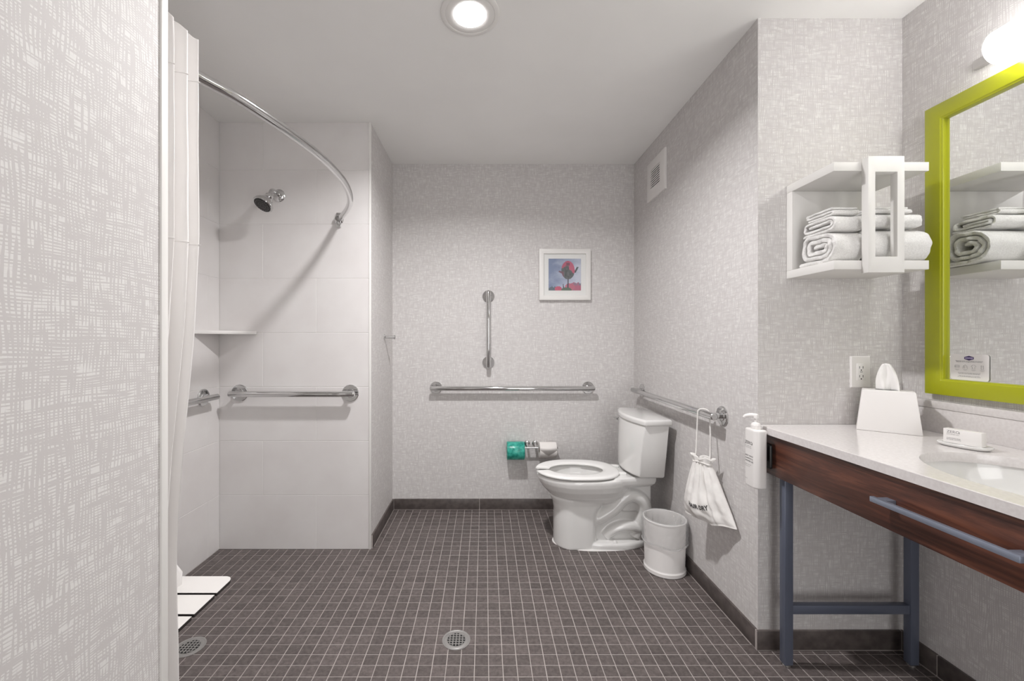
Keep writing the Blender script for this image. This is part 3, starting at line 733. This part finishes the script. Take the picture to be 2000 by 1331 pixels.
# frilled neck above the cord
rows = []
for j in range(6):
    f = j/5; row = []
    for k in range(64):
        a = 2*pi*k/64
        ry = .040+.010*f; rx = .016+.006*f
        rr = 1+.22*f*sin(a*7+.6)+.1*sin(a*11)
        zz = .638+.028*f+.006*f*sin(a*5)
        q = Vector((.984, 1.869, zz))+Vector((-.47, .88, 0))*ry*rr*cos(a)+Vector((.88, .47, 0))*rx*rr*sin(a); row.append(tuple(q))
    rows.append(row)
o = MB().loft(rows, False, False).build('frilled_neck', CLOTH, t, ang=80); md = o.modifiers.new('t', 'SOLIDIFY'); md.thickness = .002
pts = [tuple(Vector((.984, 1.869, .643+.003*sin(6*pi*k/40)))+Vector((-.47, .88, 0))*.043*cos(2*pi*k/40)+Vector((.88, .47, 0))*.019*sin(2*pi*k/40)) for k in range(41)]
MB().tube(pts, .0032, 10, False).build('drawstring', CLOTH, t)
bxx = XR-.055; bz = CH-.334
c1 = [(.966, 1.897, .648), (.972, 1.90, .70), (.978, 1.905, .78), (.981, 1.905, bz-.01), (.984, 1.902, bz+.014), (bxx, 1.893, bz+.0205), (1.017, 1.884, bz+.014), (1.0205, 1.878, bz-.01), (1.018, 1.866, .78), (1.010, 1.852, .70), (1.003, 1.842, .655)]
MB().tube(catmull(c1, 8), .0032, 10).build('cord', CLOTH, t)
text('lettering', 'HAIR DRY', .0235, None, INK, bag, font_scale=(1.0, 1.15), bold=.0007,
     mapf=lambda a, b: bagp(.215+a/.26, .72-b/.26+.03*sin(min(1, a/.11)*pi))+BN*.0016)

# ------------------------------------------------------------------ vanity
YV0, YV1 = .22, YN
XA = 1.070
zc0, zc1 = CH-.325-.027, CH-.325
t = thing('vanity_table', 'dark walnut vanity table on blue grey steel legs', 'vanity', (1.33, .9, 0))
MB().box(XA, XA+.018, YV0+.01, YV1-.003, CH-.502, zc0).build('apron', WOOD, t, .001)
MB().box(XA+.018, XV-.002, YV0+.01, YV0+.028, CH-.502, zc0).build('side_panel', WOOD, t, .001)
MB().box(XV-.03, XV-.002, YV0+.028, YV1-.003, zc0-.06, zc0).build('rear_rail', STEEL, t)
for y in (1.517, .36):
    for x in (1.107, 1.5655):
        lg = MB().box(x-.016, x+.016, y-.014, y+.014, .008, zc0-.002).build('leg', STEEL, t, .003)
        MB().lathe((x, y, 0), (0, 0, 1), [(0, .014), (.004, .014), (.008, .010), (.010, .006)], 18).build('levelling_foot', BRUSH, lg)
    MB().box(1.123, 1.5495, y-.012, y+.012, CH-.999, CH-.967).build('stretcher', STEEL, t, .002)
MB().box(1.123, 1.5495, 1.505, 1.529, zc0-.045, zc0-.002).build('top_rail', STEEL, t, .002)
# long pull along the apron
hx = 1.035
pb = MB().box(hx-.006, hx+.006, .795, 1.106, CH-.430, CH-.416).build('towel_bar', BAR, t, .0015)
for y in (.80, 1.075): MB().box(hx+.0055, XA, y, y+.024, CH-.429, CH-.417).build('bar_bracket', BAR, pb, .001)
# countertop with oval cut-out
t = thing('countertop', 'white quartz countertop of the vanity', 'countertop', (1.33, .9, zc1))
scx, scy, sa, sb = 1.335, .925, .212, .278
def rect_ring(z, x0=XR-.001, x1=XV-.0015, y0=YV0, y1=YV1-.0015, n=64):
    out = []
    for k in range(n):
        a = 2*pi*k/n; c, s_ = cos(a), sin(a)
        dx = (x1-scx)/c if c > 1e-9 else ((x0-scx)/c if c < -1e-9 else 1e9)
        dy = (y1-scy)/s_ if s_ > 1e-9 else ((y0-scy)/s_ if s_ < -1e-9 else 1e9)
        q = min(dx, dy); out.append([scx+c*q, scy+s_*q, z])
    for X in (x0, x1):
        for Y in (y0, y1):
            b = min(out, key=lambda p: (p[0]-X)**2+(p[1]-Y)**2); b[0], b[1] = X, Y
    return out
def ell(z, k=1.0, n=64): return [(scx+sa*k*cos(2*pi*i/n), scy+sb*k*sin(2*pi*i/n), z) for i in range(n)]
# extra loops avoid long slivers
MB().loft([rect_ring(zc0), rect_ring(zc1-.0015), rect_ring(zc1, XR+.0005), ell(zc1, 1.006), ell(zc1-.003, 1.0), ell(zc0, 1.0), rect_ring(zc0)], False, False).build('slab', QUARTZ, t, ang=30)
MB().box(XV-.021, XV-.001, YV0, YV1-.002, zc1, CH-.240).build('backsplash', QUARTZ, t, .001)
MB().box(XV-.024, XV-.001, YV0, YV1-.002, CH-.2395, CH-.213).build('splash_cap', QUARTZ, t, .0015)
MB().loft([ell(zc0-.001, 1.08), ell(zc0-.001, 1.02), ell(zc0-.02, 1.0), ell(zc0-.06, .95), ell(zc0-.10, .84), ell(zc0-.125, .62), ell(zc0-.132, .3), ell(zc0-.133, .09), ell(zc0-.150, .085), ell(zc0-.150, .02)]+[], False, True)\
    .build('sink_inner', PORC, None)
sk = bpy.data.objects['sink_inner']; sk.name = 'sink_basin'; sk.data.name = 'sink_basin'
md = sk.modifiers.new('t', 'SOLIDIFY'); md.thickness = .008; md.offset = -1
tag(sk, 'oval white undermount sink basin in the countertop', 'sink')

# ------------------------------------------------------------------ mirror
t = thing('wall_mirror', 'large mirror in a lime green frame above the vanity', 'mirror', (XV, 1.05, 1.0))
my0, my1, mz0, mz1 = .60, 1.492, CH-.1895, CH+.829
xf_ = XV-.026; wd = .056
def yring(x, i): return [(x, my0+i, mz0+i), (x, my1-i, mz0+i), (x, my1-i, mz1-i), (x, my0+i, mz1-i)]
MB().loft([yring(XV-.001, 0), yring(xf_, 0), yring(xf_, wd-.007), yring(xf_+.003, wd-.004), yring(xf_+.003, wd), yring(XV-.001, wd), yring(XV-.001, 0)], False, False).build('frame', LIME, t, .0012)
MB().box(XV-.010, XV-.004, my0+wd-.002, my1-wd+.002, mz0+wd-.002, mz1-wd+.002).build('mirror_glass', MIRR, t)
# card standing on the lower lip of the frame
cy1, cy0 = 1.4195, 1.312; cz0, cz1 = mz0+wd+.0015, CH-.046; xc = XV-.0125
t = thing('printed_card', 'small white card with a purple emblem standing in the mirror corner', 'card', (xc, 1.366, cz0))
F = Matrix(((0, 0, -1, xc-.0012), (-1, 0, 0, cy1), (0, 1, 0, cz0), (0, 0, 0, 1)))   # text x -> -y, y -> z, out -> -x
W_, H_ = cy1-cy0, cz1-cz0
pl = [(p[0], p[1]) for p in rrect(W_/2, H_/2, W_, H_, .007, 0)]
MB().loft([[F @ Vector((x, y, -.0012)) for x, y in pl], [F @ Vector((x, y, 0)) for x, y in pl]]).build('card', PLAST, t)
hexo = lambda s_, o: [F @ Vector((W_*.50+x*s_, H_*.855+y*s_, o)) for x, y in ((-.0135, .0035), (0, .0078), (.0135, .0035), (.0135, -.0035), (0, -.0078), (-.0135, -.0035))]
em_ = MB(); em_.add(hexo(1, .0002), [(0, 1, 2, 3, 4, 5)]).build('emblem', PURPLE, t, smooth=False)
MB().add([F @ Vector((W_*.50+x, H_*.855+y, .00035)) for x, y in ((-.0108, .0022), (.0108, .0022), (.0108, -.0022), (-.0108, -.0022))], [(0, 1, 2, 3)]).build('emblem_panel', LAV, t, smooth=False)
text('lettering', 'Hampton', .0050, F @ Matrix.Translation((W_*.5, H_*.855-.0016, .0004)), PURPLE, t, align='CENTER')
for (tx, yy, sz) in (('Reuse your towels, save our planet and resources', .73, .0038), ('hang them up to use again or leave on the floor', .695, .0038), ('You can help us to save water, energy and soap', .27, .0033), ('please tell us if you wish fresh ones each day', .235, .0033), ('Thank you for caring with us for the world', .155, .0033), ('ask us at the desk for anything you have need of', .12, .0033)):
    text('lettering', tx, sz, F @ Matrix.Translation((W_*.5, H_*yy, .0003)), INK, t, align='CENTER')
def line(mb, pts, r=.00035): mb.tube([F @ Vector((x, y, .0003)) for x, y in pts], r, 5)
for k, px in enumerate((.18, .40, .62, .84)):
    mb = MB(); c = W_*px; b = H_*.52; s_ = .0062
    if k == 0: line(mb, [(c-s_, b-s_*.6), (c-s_, b+s_*.6), (c+s_, b+s_*.6), (c+s_, b-s_*.6), (c-s_, b-s_*.6)]); line(mb, [(c-s_, b), (c+s_, b)])
    if k == 1: line(mb, [(c-s_, b-s_), (c-s_*.8, b+s_*.4), (c, b+s_), (c+s_*.8, b+s_*.4), (c+s_, b-s_)]); line(mb, [(c-s_*.3, b+s_*.3), (c-s_*.3, b-s_)])
    if k == 2: line(mb, [(c-s_*.6, b-s_), (c-s_*.6, b+s_*.2), (c-s_*1.2, b+s_*.2), (c-s_*.5, b+s_), (c+s_*.5, b+s_), (c+s_*1.2, b+s_*.2), (c+s_*.6, b+s_*.2), (c+s_*.6, b-s_), (c-s_*.6, b-s_)])
    if k == 3: line(mb, [(c-s_*.5, b-s_), (c-s_*.5, b+s_), (c+s_*.5, b+s_), (c+s_*.5, b-s_), (c-s_*.5, b-s_)]); line(mb, [(c-s_*.5, b+s_*.4), (c+s_*.5, b+s_*.4)])
    line(mb, [(c-s_, H_*.405), (c+s_, H_*.405)], .0003); line(mb, [(c-s_*.6, H_*.375), (c+s_*.6, H_*.375)], .0003)
    mb.build('pictogram', PALEINK, t)

# ------------------------------------------------------------------ light over the mirror
t = thing('vanity_light', 'glowing white glass tube light above the mirror', 'light', (XV, .95, 2.08))
lx, lz, lr = 1.545, CH+.878, .052
MB().box(XV-.018, XV-.001, .56, 1.352, lz+.006, lz+.036).build('backplate', BRUSH, t, .003)
tb = MB().lathe((lx, .62, lz), (0, 1, 0), [(0, .001), (0, lr-.014), (.004, lr-.006), (.012, lr), (.618, lr), (.626, lr-.006), (.630, lr-.014), (.630, .001)], 48).build('glass_tube', E_VAN, t, ang=60)
for y in (1.2505, .6195): MB().lathe((lx, y, lz+.004), (0, 1 if y > 1 else -1, 0), [(-.001, .0045), (.003, .0045), (.0045, .003)], 16).build('screw', BRUSH, tb)
for y in (.78, 1.10): MB().cyl((lx+.04, y, lz+.012), (XV-.015, y, lz+.012), .008).build('arm', BRUSH, t)

# ------------------------------------------------------------------ wall socket
t = thing('wall_outlet', 'white double wall outlet above the countertop', 'outlet', (1.449, YN, CH-.12))
ox0, ox1, oz0, oz1 = 1.411, 1.487, CH-.182, CH-.060
pl = MB().loft([[(x, YN, z) for x, z in ((ox0, oz0), (ox1, oz0), (ox1, oz1), (ox0, oz1))], [(x, YN-.003, z) for x, z in ((ox0, oz0), (ox1, oz0), (ox1, oz1), (ox0, oz1))], [(x, YN-.006, z) for x, z in ((ox0+.003, oz0+.003), (ox1-.003, oz0+.003), (ox1-.003, oz1-.003), (ox0+.003, oz1-.003))]]).build('cover_plate', PLAST, t)
MB().box(1.4325, 1.4655, YN-.0075, YN-.0055, CH-.154, CH-.088).build('receptacle', PLAST, t, .0006)
for c in (CH-.104, CH-.138):
    for dx in (-.0065, .0065): MB().box(1.449+dx-.0009, 1.449+dx+.0009, YN-.0079, YN-.0074, c-.004, c+.005).build('slot', DARK, t)
    MB().lathe((1.449, YN-.0074, c-.010), (0, -1, 0), [(0, .0024), (.0005, .0024)], 12).build('ground_hole', DARK, t)
MB().box(1.444, 1.454, YN-.0082, YN-.0074, CH-.1225, CH-.1195).build('button', PALEINK, t)

# ------------------------------------------------------------------ towel shelf and towels
sx0, sx1, sy0, sy1 = 1.166, 1.484, 1.380, YN
t = thing('towel_shelf', 'white open wall shelf holding two stacks of towels', 'shelf', (1.325, YN, CH+.24))
MB().box(sx0, sx1, sy0, sy1-.0005, CH+.567, CH+.597).build('top_board', PAINT, t, .0015)
MB().box(sx0, sx1, sy0, sy1-.0005, CH+.238, CH+.268).build('bottom_board', PAINT, t, .0015)
MB().box(sx0, sx1, YN-.030, YN-.0005, CH+.268, CH+.567).build('back_panel', PAINT, t, .0015)
xa, xb_ = 1.2577, 1.377; za, zb_ = CH+.2235, CH+.606; wv, wh = .0235, .052
a = [(xa, za), (xb_, za), (xb_, zb_), (xa, zb_)]; b = [(xa+wv, za+wh), (xb_-wv, za+wh), (xb_-wv, zb_-wh), (xa+wv, zb_-wh)]
MB().loft([[(x, 1.380, z) for x, z in a], [(x, 1.355, z) for x, z in a], [(x, 1.355, z) for x, z in b], [(x, 1.380, z) for x, z in b], [(x, 1.380, z) for x, z in a]], False, False).build('front_frame', PAINT, t, .0015)
def towel(name, label, x0, x1, path, th, group, seed, bulge=.004):
    """layered band: path in (y,z), extruded along x"""
    p = catmull([(a, b, 0) for a, b in path], 5); n = len(p); A, B = [], []
    for i in range(n):
        d = (p[min(i+1, n-1)]-p[max(i-1, 0)]).normalized(); nn = Vector((-d.y, d.x, 0))
        tt = th/2*(1+.18*noise.noise(Vector((i*.35, seed, 0))))
        A.append(p[i]+nn*tt); B.append(p[i]-nn*tt)
    loop = A+list(reversed(B)); m_ = len(loop); K = 12
    xs = [x0+(x1-x0)*k/K for k in range(K+1)]; mb = MB(); rings = []
    for k, x in enumerate(xs):
        f = k/K; e = min(f, 1-f)*2
        ring = []
        for i, q in enumerate(loop):
            wv_ = .0055*noise.noise(Vector((f*3+seed, q.x*22, q.y*22)))+.0016*noise.noise(Vector((f*9+seed, q.x*90, q.y*90)))
            ed = .0025*noise.noise(Vector((seed*3, q.x*60, q.y*60)))*(1 if e < .2 else 0)*5
            ring.append((x+(ed if k in (0, K) else 0), q.x+wv_, max(q.y+wv_*.6, base_z)))
        rings.append(ring)
    mb.loft(rings, False, False)
    for ki in (0, K):                                  # end faces as strips of quads across the band
        o_ = ki*m_
        for i in range(n-1): mb.f.append((o_+i, o_+i+1, o_+m_-2-i, o_+m_-1-i)); mb.mi.append(0)
    o = mb.build(name, TERRY, None, ang=80)
    md = o.modifiers.new('soft', 'SUBSURF'); md.levels = 1; md.render_levels = 1
    return tag(o, label, 'towel', group)
zs0 = CH+.268; base_z = zs0+.0008
yF = 1.388; yK = 1.552
def roll_path(yf, yk, z0, z1, th, turns):
    """flattened spiral, outer wrap first: starts at the back bottom, round the front, back over the top and inwards"""
    pts = []; g = th*1.12; r = (z1-z0)/2
    lo, hi, f, b = z0+th/2, z1-th/2, yf+th/2, yk-th/2
    pts.append((b, lo))
    for k in range(turns):
        rr = (hi-lo)/2; cm = (hi+lo)/2
        pts += [((f+b)/2+.01, lo), (f+rr*1.0, lo)] + [(f+rr-rr*cos(a), cm+rr*sin(a)) for a in (-pi/4, 0, pi/4)] + [(f+rr, hi), ((f+b)/2, hi)]
        nb = b-g; rr2 = (hi-lo-g)/2
        pts += [(nb-rr2*.4, hi), (nb, (hi+lo+g)/2)] if k < turns-1 else [(nb-.004, hi-.002)]
        if k < turns-1: pts += [(nb-rr2*.4, lo+g)]
        lo += g; hi -= g; f += g; b = nb-g*.3
        if hi-lo < th*.8: break
    return pts
def fold_path(yf, yk, z0, z1, th, n):
    """zigzag folds, n layers, the folds rounding at the front"""
    pts = []; st = (z1-z0-th)/(n-1)
    for k in range(n):
        z = z0+th/2+st*k
        e = yf+th/2+.002; b = yk-th/2-.006*(n-k)*.3
        if k % 2 == 0: pts += [(b, z), ((e+b)/2, z), (e+.004, z+st*.06)]+([(e, z+st*.5)] if k < n-1 else [])
        else: pts += [(e+.004, z-st*.06), ((e+b)/2, z), (b-.004, z)]+([(b, z+st*.5)] if k < n-1 else [])
    return pts
g1, g2 = 'towels in the left stack on the shelf', 'towels in the right stack on the shelf'
towel('bath_towel', 'thick folded white bath towel at the bottom of the left stack', 1.178, 1.286, roll_path(yF, yK+.004, base_z, zs0+.107, .0155, 3), .0155, g1, 1.3)
base_z = zs0+.106
towel('hand_towel', 'folded white hand towel in the middle of the left stack', 1.182, 1.284, roll_path(yF+.006, yK-.004, zs0+.107, zs0+.158, .0105, 2), .0105, g1, 4.1)
base_z = zs0+.160
towel('washcloth', 'thin folded white washcloth on top of the left stack', 1.190, 1.280, fold_path(yF+.018, yK-.02, zs0+.161, zs0+.190, .0085, 3), .0085, g1, 6.6)
base_z = zs0+.0008
towel('bath_towel', 'thick folded white bath towel at the bottom of the right stack', 1.312, 1.508, roll_path(yF+.002, yK-.01, base_z, zs0+.117, .0155, 3), .0155, g2, 9.3)
base_z = zs0+.118
towel('hand_towel', 'folded white hand towel in the middle of the right stack', 1.316, 1.485, roll_path(yF+.006, yK-.02, zs0+.119, zs0+.162, .0105, 2), .0105, g2, 12.1)
base_z = zs0+.164
towel('washcloth', 'thin folded white washcloth on top of the right stack', 1.322, 1.452, fold_path(yF+.016, yK-.03, zs0+.165, zs0+.190, .0085, 3), .0085, g2, 15.2)

# ------------------------------------------------------------------ tissue box
ang = math.atan2(-.117, .124)
A0 = Vector((1.357, 1.510, zc1)); A1 = Vector((1.483, 1.397, zc1))
mid = (A0+A1)/2; ux = (A1-A0).normalized(); uy = Vector((-ux.y, ux.x, 0)); Wt = (A1-A0).length
TX = Matrix(((ux.x, uy.x, 0, mid.x), (ux.y, uy.y, 0, mid.y), (0, 0, 1, zc1), (0, 0, 0, 1)))
t = thing('tissue_box', 'white tapered tissue box cover with a tissue sticking up', 'tissue box', mid)
dB, dT, wT, hT = .106, .080, .134, .146
def tring(w, d0, d1, z): return [(-w/2, d0, z), (w/2, d0, z), (w/2, d1, z), (-w/2, d1, z)]
m1 = (dB-dT)/2
MB(TX).loft([tring(Wt, 0, dB, .0003), tring(wT+.004, m1-.001, dB-m1+.001, hT-.004), tring(wT, m1, dB-m1, hT)]).build('cover', PLAST, t, .002, 3)
MB(TX).loft([[(x, y, hT+.0002) for x, y in [(.034*cos(a), dB/2+.012*sin(a)) for a in [2*pi*k/28 for k in range(28)]]], [(x, y, hT+.0005) for x, y in [(.034*cos(a), dB/2+.012*sin(a)) for a in [2*pi*k/28 for k in range(28)]]]]).build('slot', DARK, t)
rows = []
for j in range(15):
    f = j/14; z = hT-.002+f*.098; row = []
    for i in range(29):
        u = -1+2*i/28; wd_ = .031*(1-.62*f**2.6); y = dB/2+.006*sin(u*5+f*2)*(1-f*.5)+.012*f*0
        row.append((u*wd_-.004*f, y+.004*noise.noise(Vector((u*3, f*3, 2))), z-.006*f*abs(u)**3))
    rows.append(row)
o = MB(TX).loft(rows, False, False, closed=False).build('tissue', TISS, t, ang=80); md = o.modifiers.new('t', 'SOLIDIFY'); md.thickness = .0012

# ------------------------------------------------------------------ soap dish and boxed soap
d0 = Vector((1.4535, 1.2525, zc1)); ux = Vector((.28, -.96, 0)).normalized(); uy = Vector((-ux.y, ux.x, 0))
DX = Matrix(((ux.x, uy.x, 0, d0.x), (ux.y, uy.y, 0, d0.y), (0, 0, 1, zc1), (0, 0, 0, 1)))
def oval(a, b, z, p=.8, n=40): return [(a*(1 if cos(q) > 0 else -1)*abs(cos(q))**p, b*(1 if sin(q) > 0 else -1)*abs(sin(q))**p, z) for q in [2*pi*k/n for k in range(n)]]
o = MB(DX).loft([oval(.050, .026, .0003), oval(.058, .033, .006), oval(.0595, .0345, .010), oval(.058, .033, .0125), oval(.054, .029, .0105), oval(.048, .024, .009)]).build('soap_dish', PORC, None, ang=70)
tag(o, 'oval white soap dish beside the sink', 'soap dish')
t = thing('soap_box', 'small white soap carton standing on the soap dish', 'soap', (d0.x, d0.y, zc1+.0092))
MB(DX).box(-.043, .041, -.010, .014, .0094, .052).build('carton', PLAST, t, .0007)
FX = DX @ Matrix(((1, 0, 0, -.043), (0, 0, -1, -.0102), (0, 1, 0, .0094), (0, 0, 0, 1)))
text('lettering', 'ZERO', .0115, FX @ Matrix.Translation((.008, .0305, 0)), PALEINK, t)
text('lettering', '%', .006, FX @ Matrix.Translation((.0345, .0305, 0)), PALEINK, t)
for k, (s_, y_) in enumerate((('pure simple care', .0255), ('CLEANSING BAR', .0135), ('for hands and body', .0095))):
    text('lettering', s_, .0042, FX @ Matrix.Translation((.008, y_, 0)), PALEINK, t)

# ------------------------------------------------------------------ pump bottle on the apron
t = thing('soap_dispenser', 'white pump bottle held in a black bracket at the vanity corner', 'bottle', (1.02, 1.556, CH-.549))
bxc, byc = 1.0215, 1.5575
zb0, zb1 = CH-.549, CH-.334
def br(k, z): return rrect(bxc, byc, .050*k, .074*k, .020*k, z, 6)
MB().loft([br(.93, zb0), br(.985, zb0+.002), br(1, zb0+.006), br(1, zb1-.006), br(.985, zb1-.002), br(.94, zb1), br(.5, zb1+.001)]).build('bottle', PLAST, t, ang=50)
MB().lathe((bxc, byc, zb1), (0, 0, 1), [(0, .0155), (.002, .0165), (.016, .0165), (.018, .015), (.021, .0145), (.024, .010), (.026, .0045), (.040, .0045), (.041, .009), (.052, .0095), (.056, .008)], 30).build('pump', PLAST, t)
MB().tube(catmull([(bxc+.004, byc, zb1+.050), (bxc-.012, byc+.008, zb1+.051), (bxc-.026, byc+.017, zb1+.047), (bxc-.032, byc+.021, zb1+.040)], 5), [.008]*8+[.007]*4+[.006]*3+[.0045], 14).build('nozzle', PLAST, t)
pl = [(y, z) for y, z, _ in rrect(1.566, CH-.434, .058, .092, .008, 0)]
MB().loft([[(XA-.0005, y, z) for y, z in pl], [(XA-.006, y, z) for y, z in pl], [(XA-.009, y*.94+1.566*.06, z*.96+(CH-.434)*.04) for y, z in pl]]).build('bracket', BLACKP, t)
MB().box(1.044, XA-.008, 1.556, 1.586, CH-.455, CH-.405).build('bracket_arm', BLACKP, t, .002)
BX = Matrix(((0, 0, -1, bxc-.0253), (-1, 0, 0, byc+.0275), (0, 1, 0, zb0), (0, 0, 0, 1)))
text('lettering', 'ZERO', .0165, BX @ Matrix.Translation((.004, .158, 0)), INK, t)
text('lettering', '%', .008, BX @ Matrix.Translation((.0425, .158, 0)), INK, t)
for k, (s_, y_, z_, mm) in enumerate((('pure simple care', .150, .0052, PALEINK), ('for hair and body', .144, .0052, PALEINK), ('BODY WASH', .112, .0078, INK), ('SHAMPOO &', .102, .0078, INK), ('SHOWER GEL', .092, .0078, INK), ('gently cleans and', .080, .0052, PALEINK), ('cares for skin', .073, .0052, PALEINK), ('300 ml', .025, .0052, PALEINK))):
    text('lettering', s_, z_, BX @ Matrix.Translation((.004, y_, 0)), mm, t)
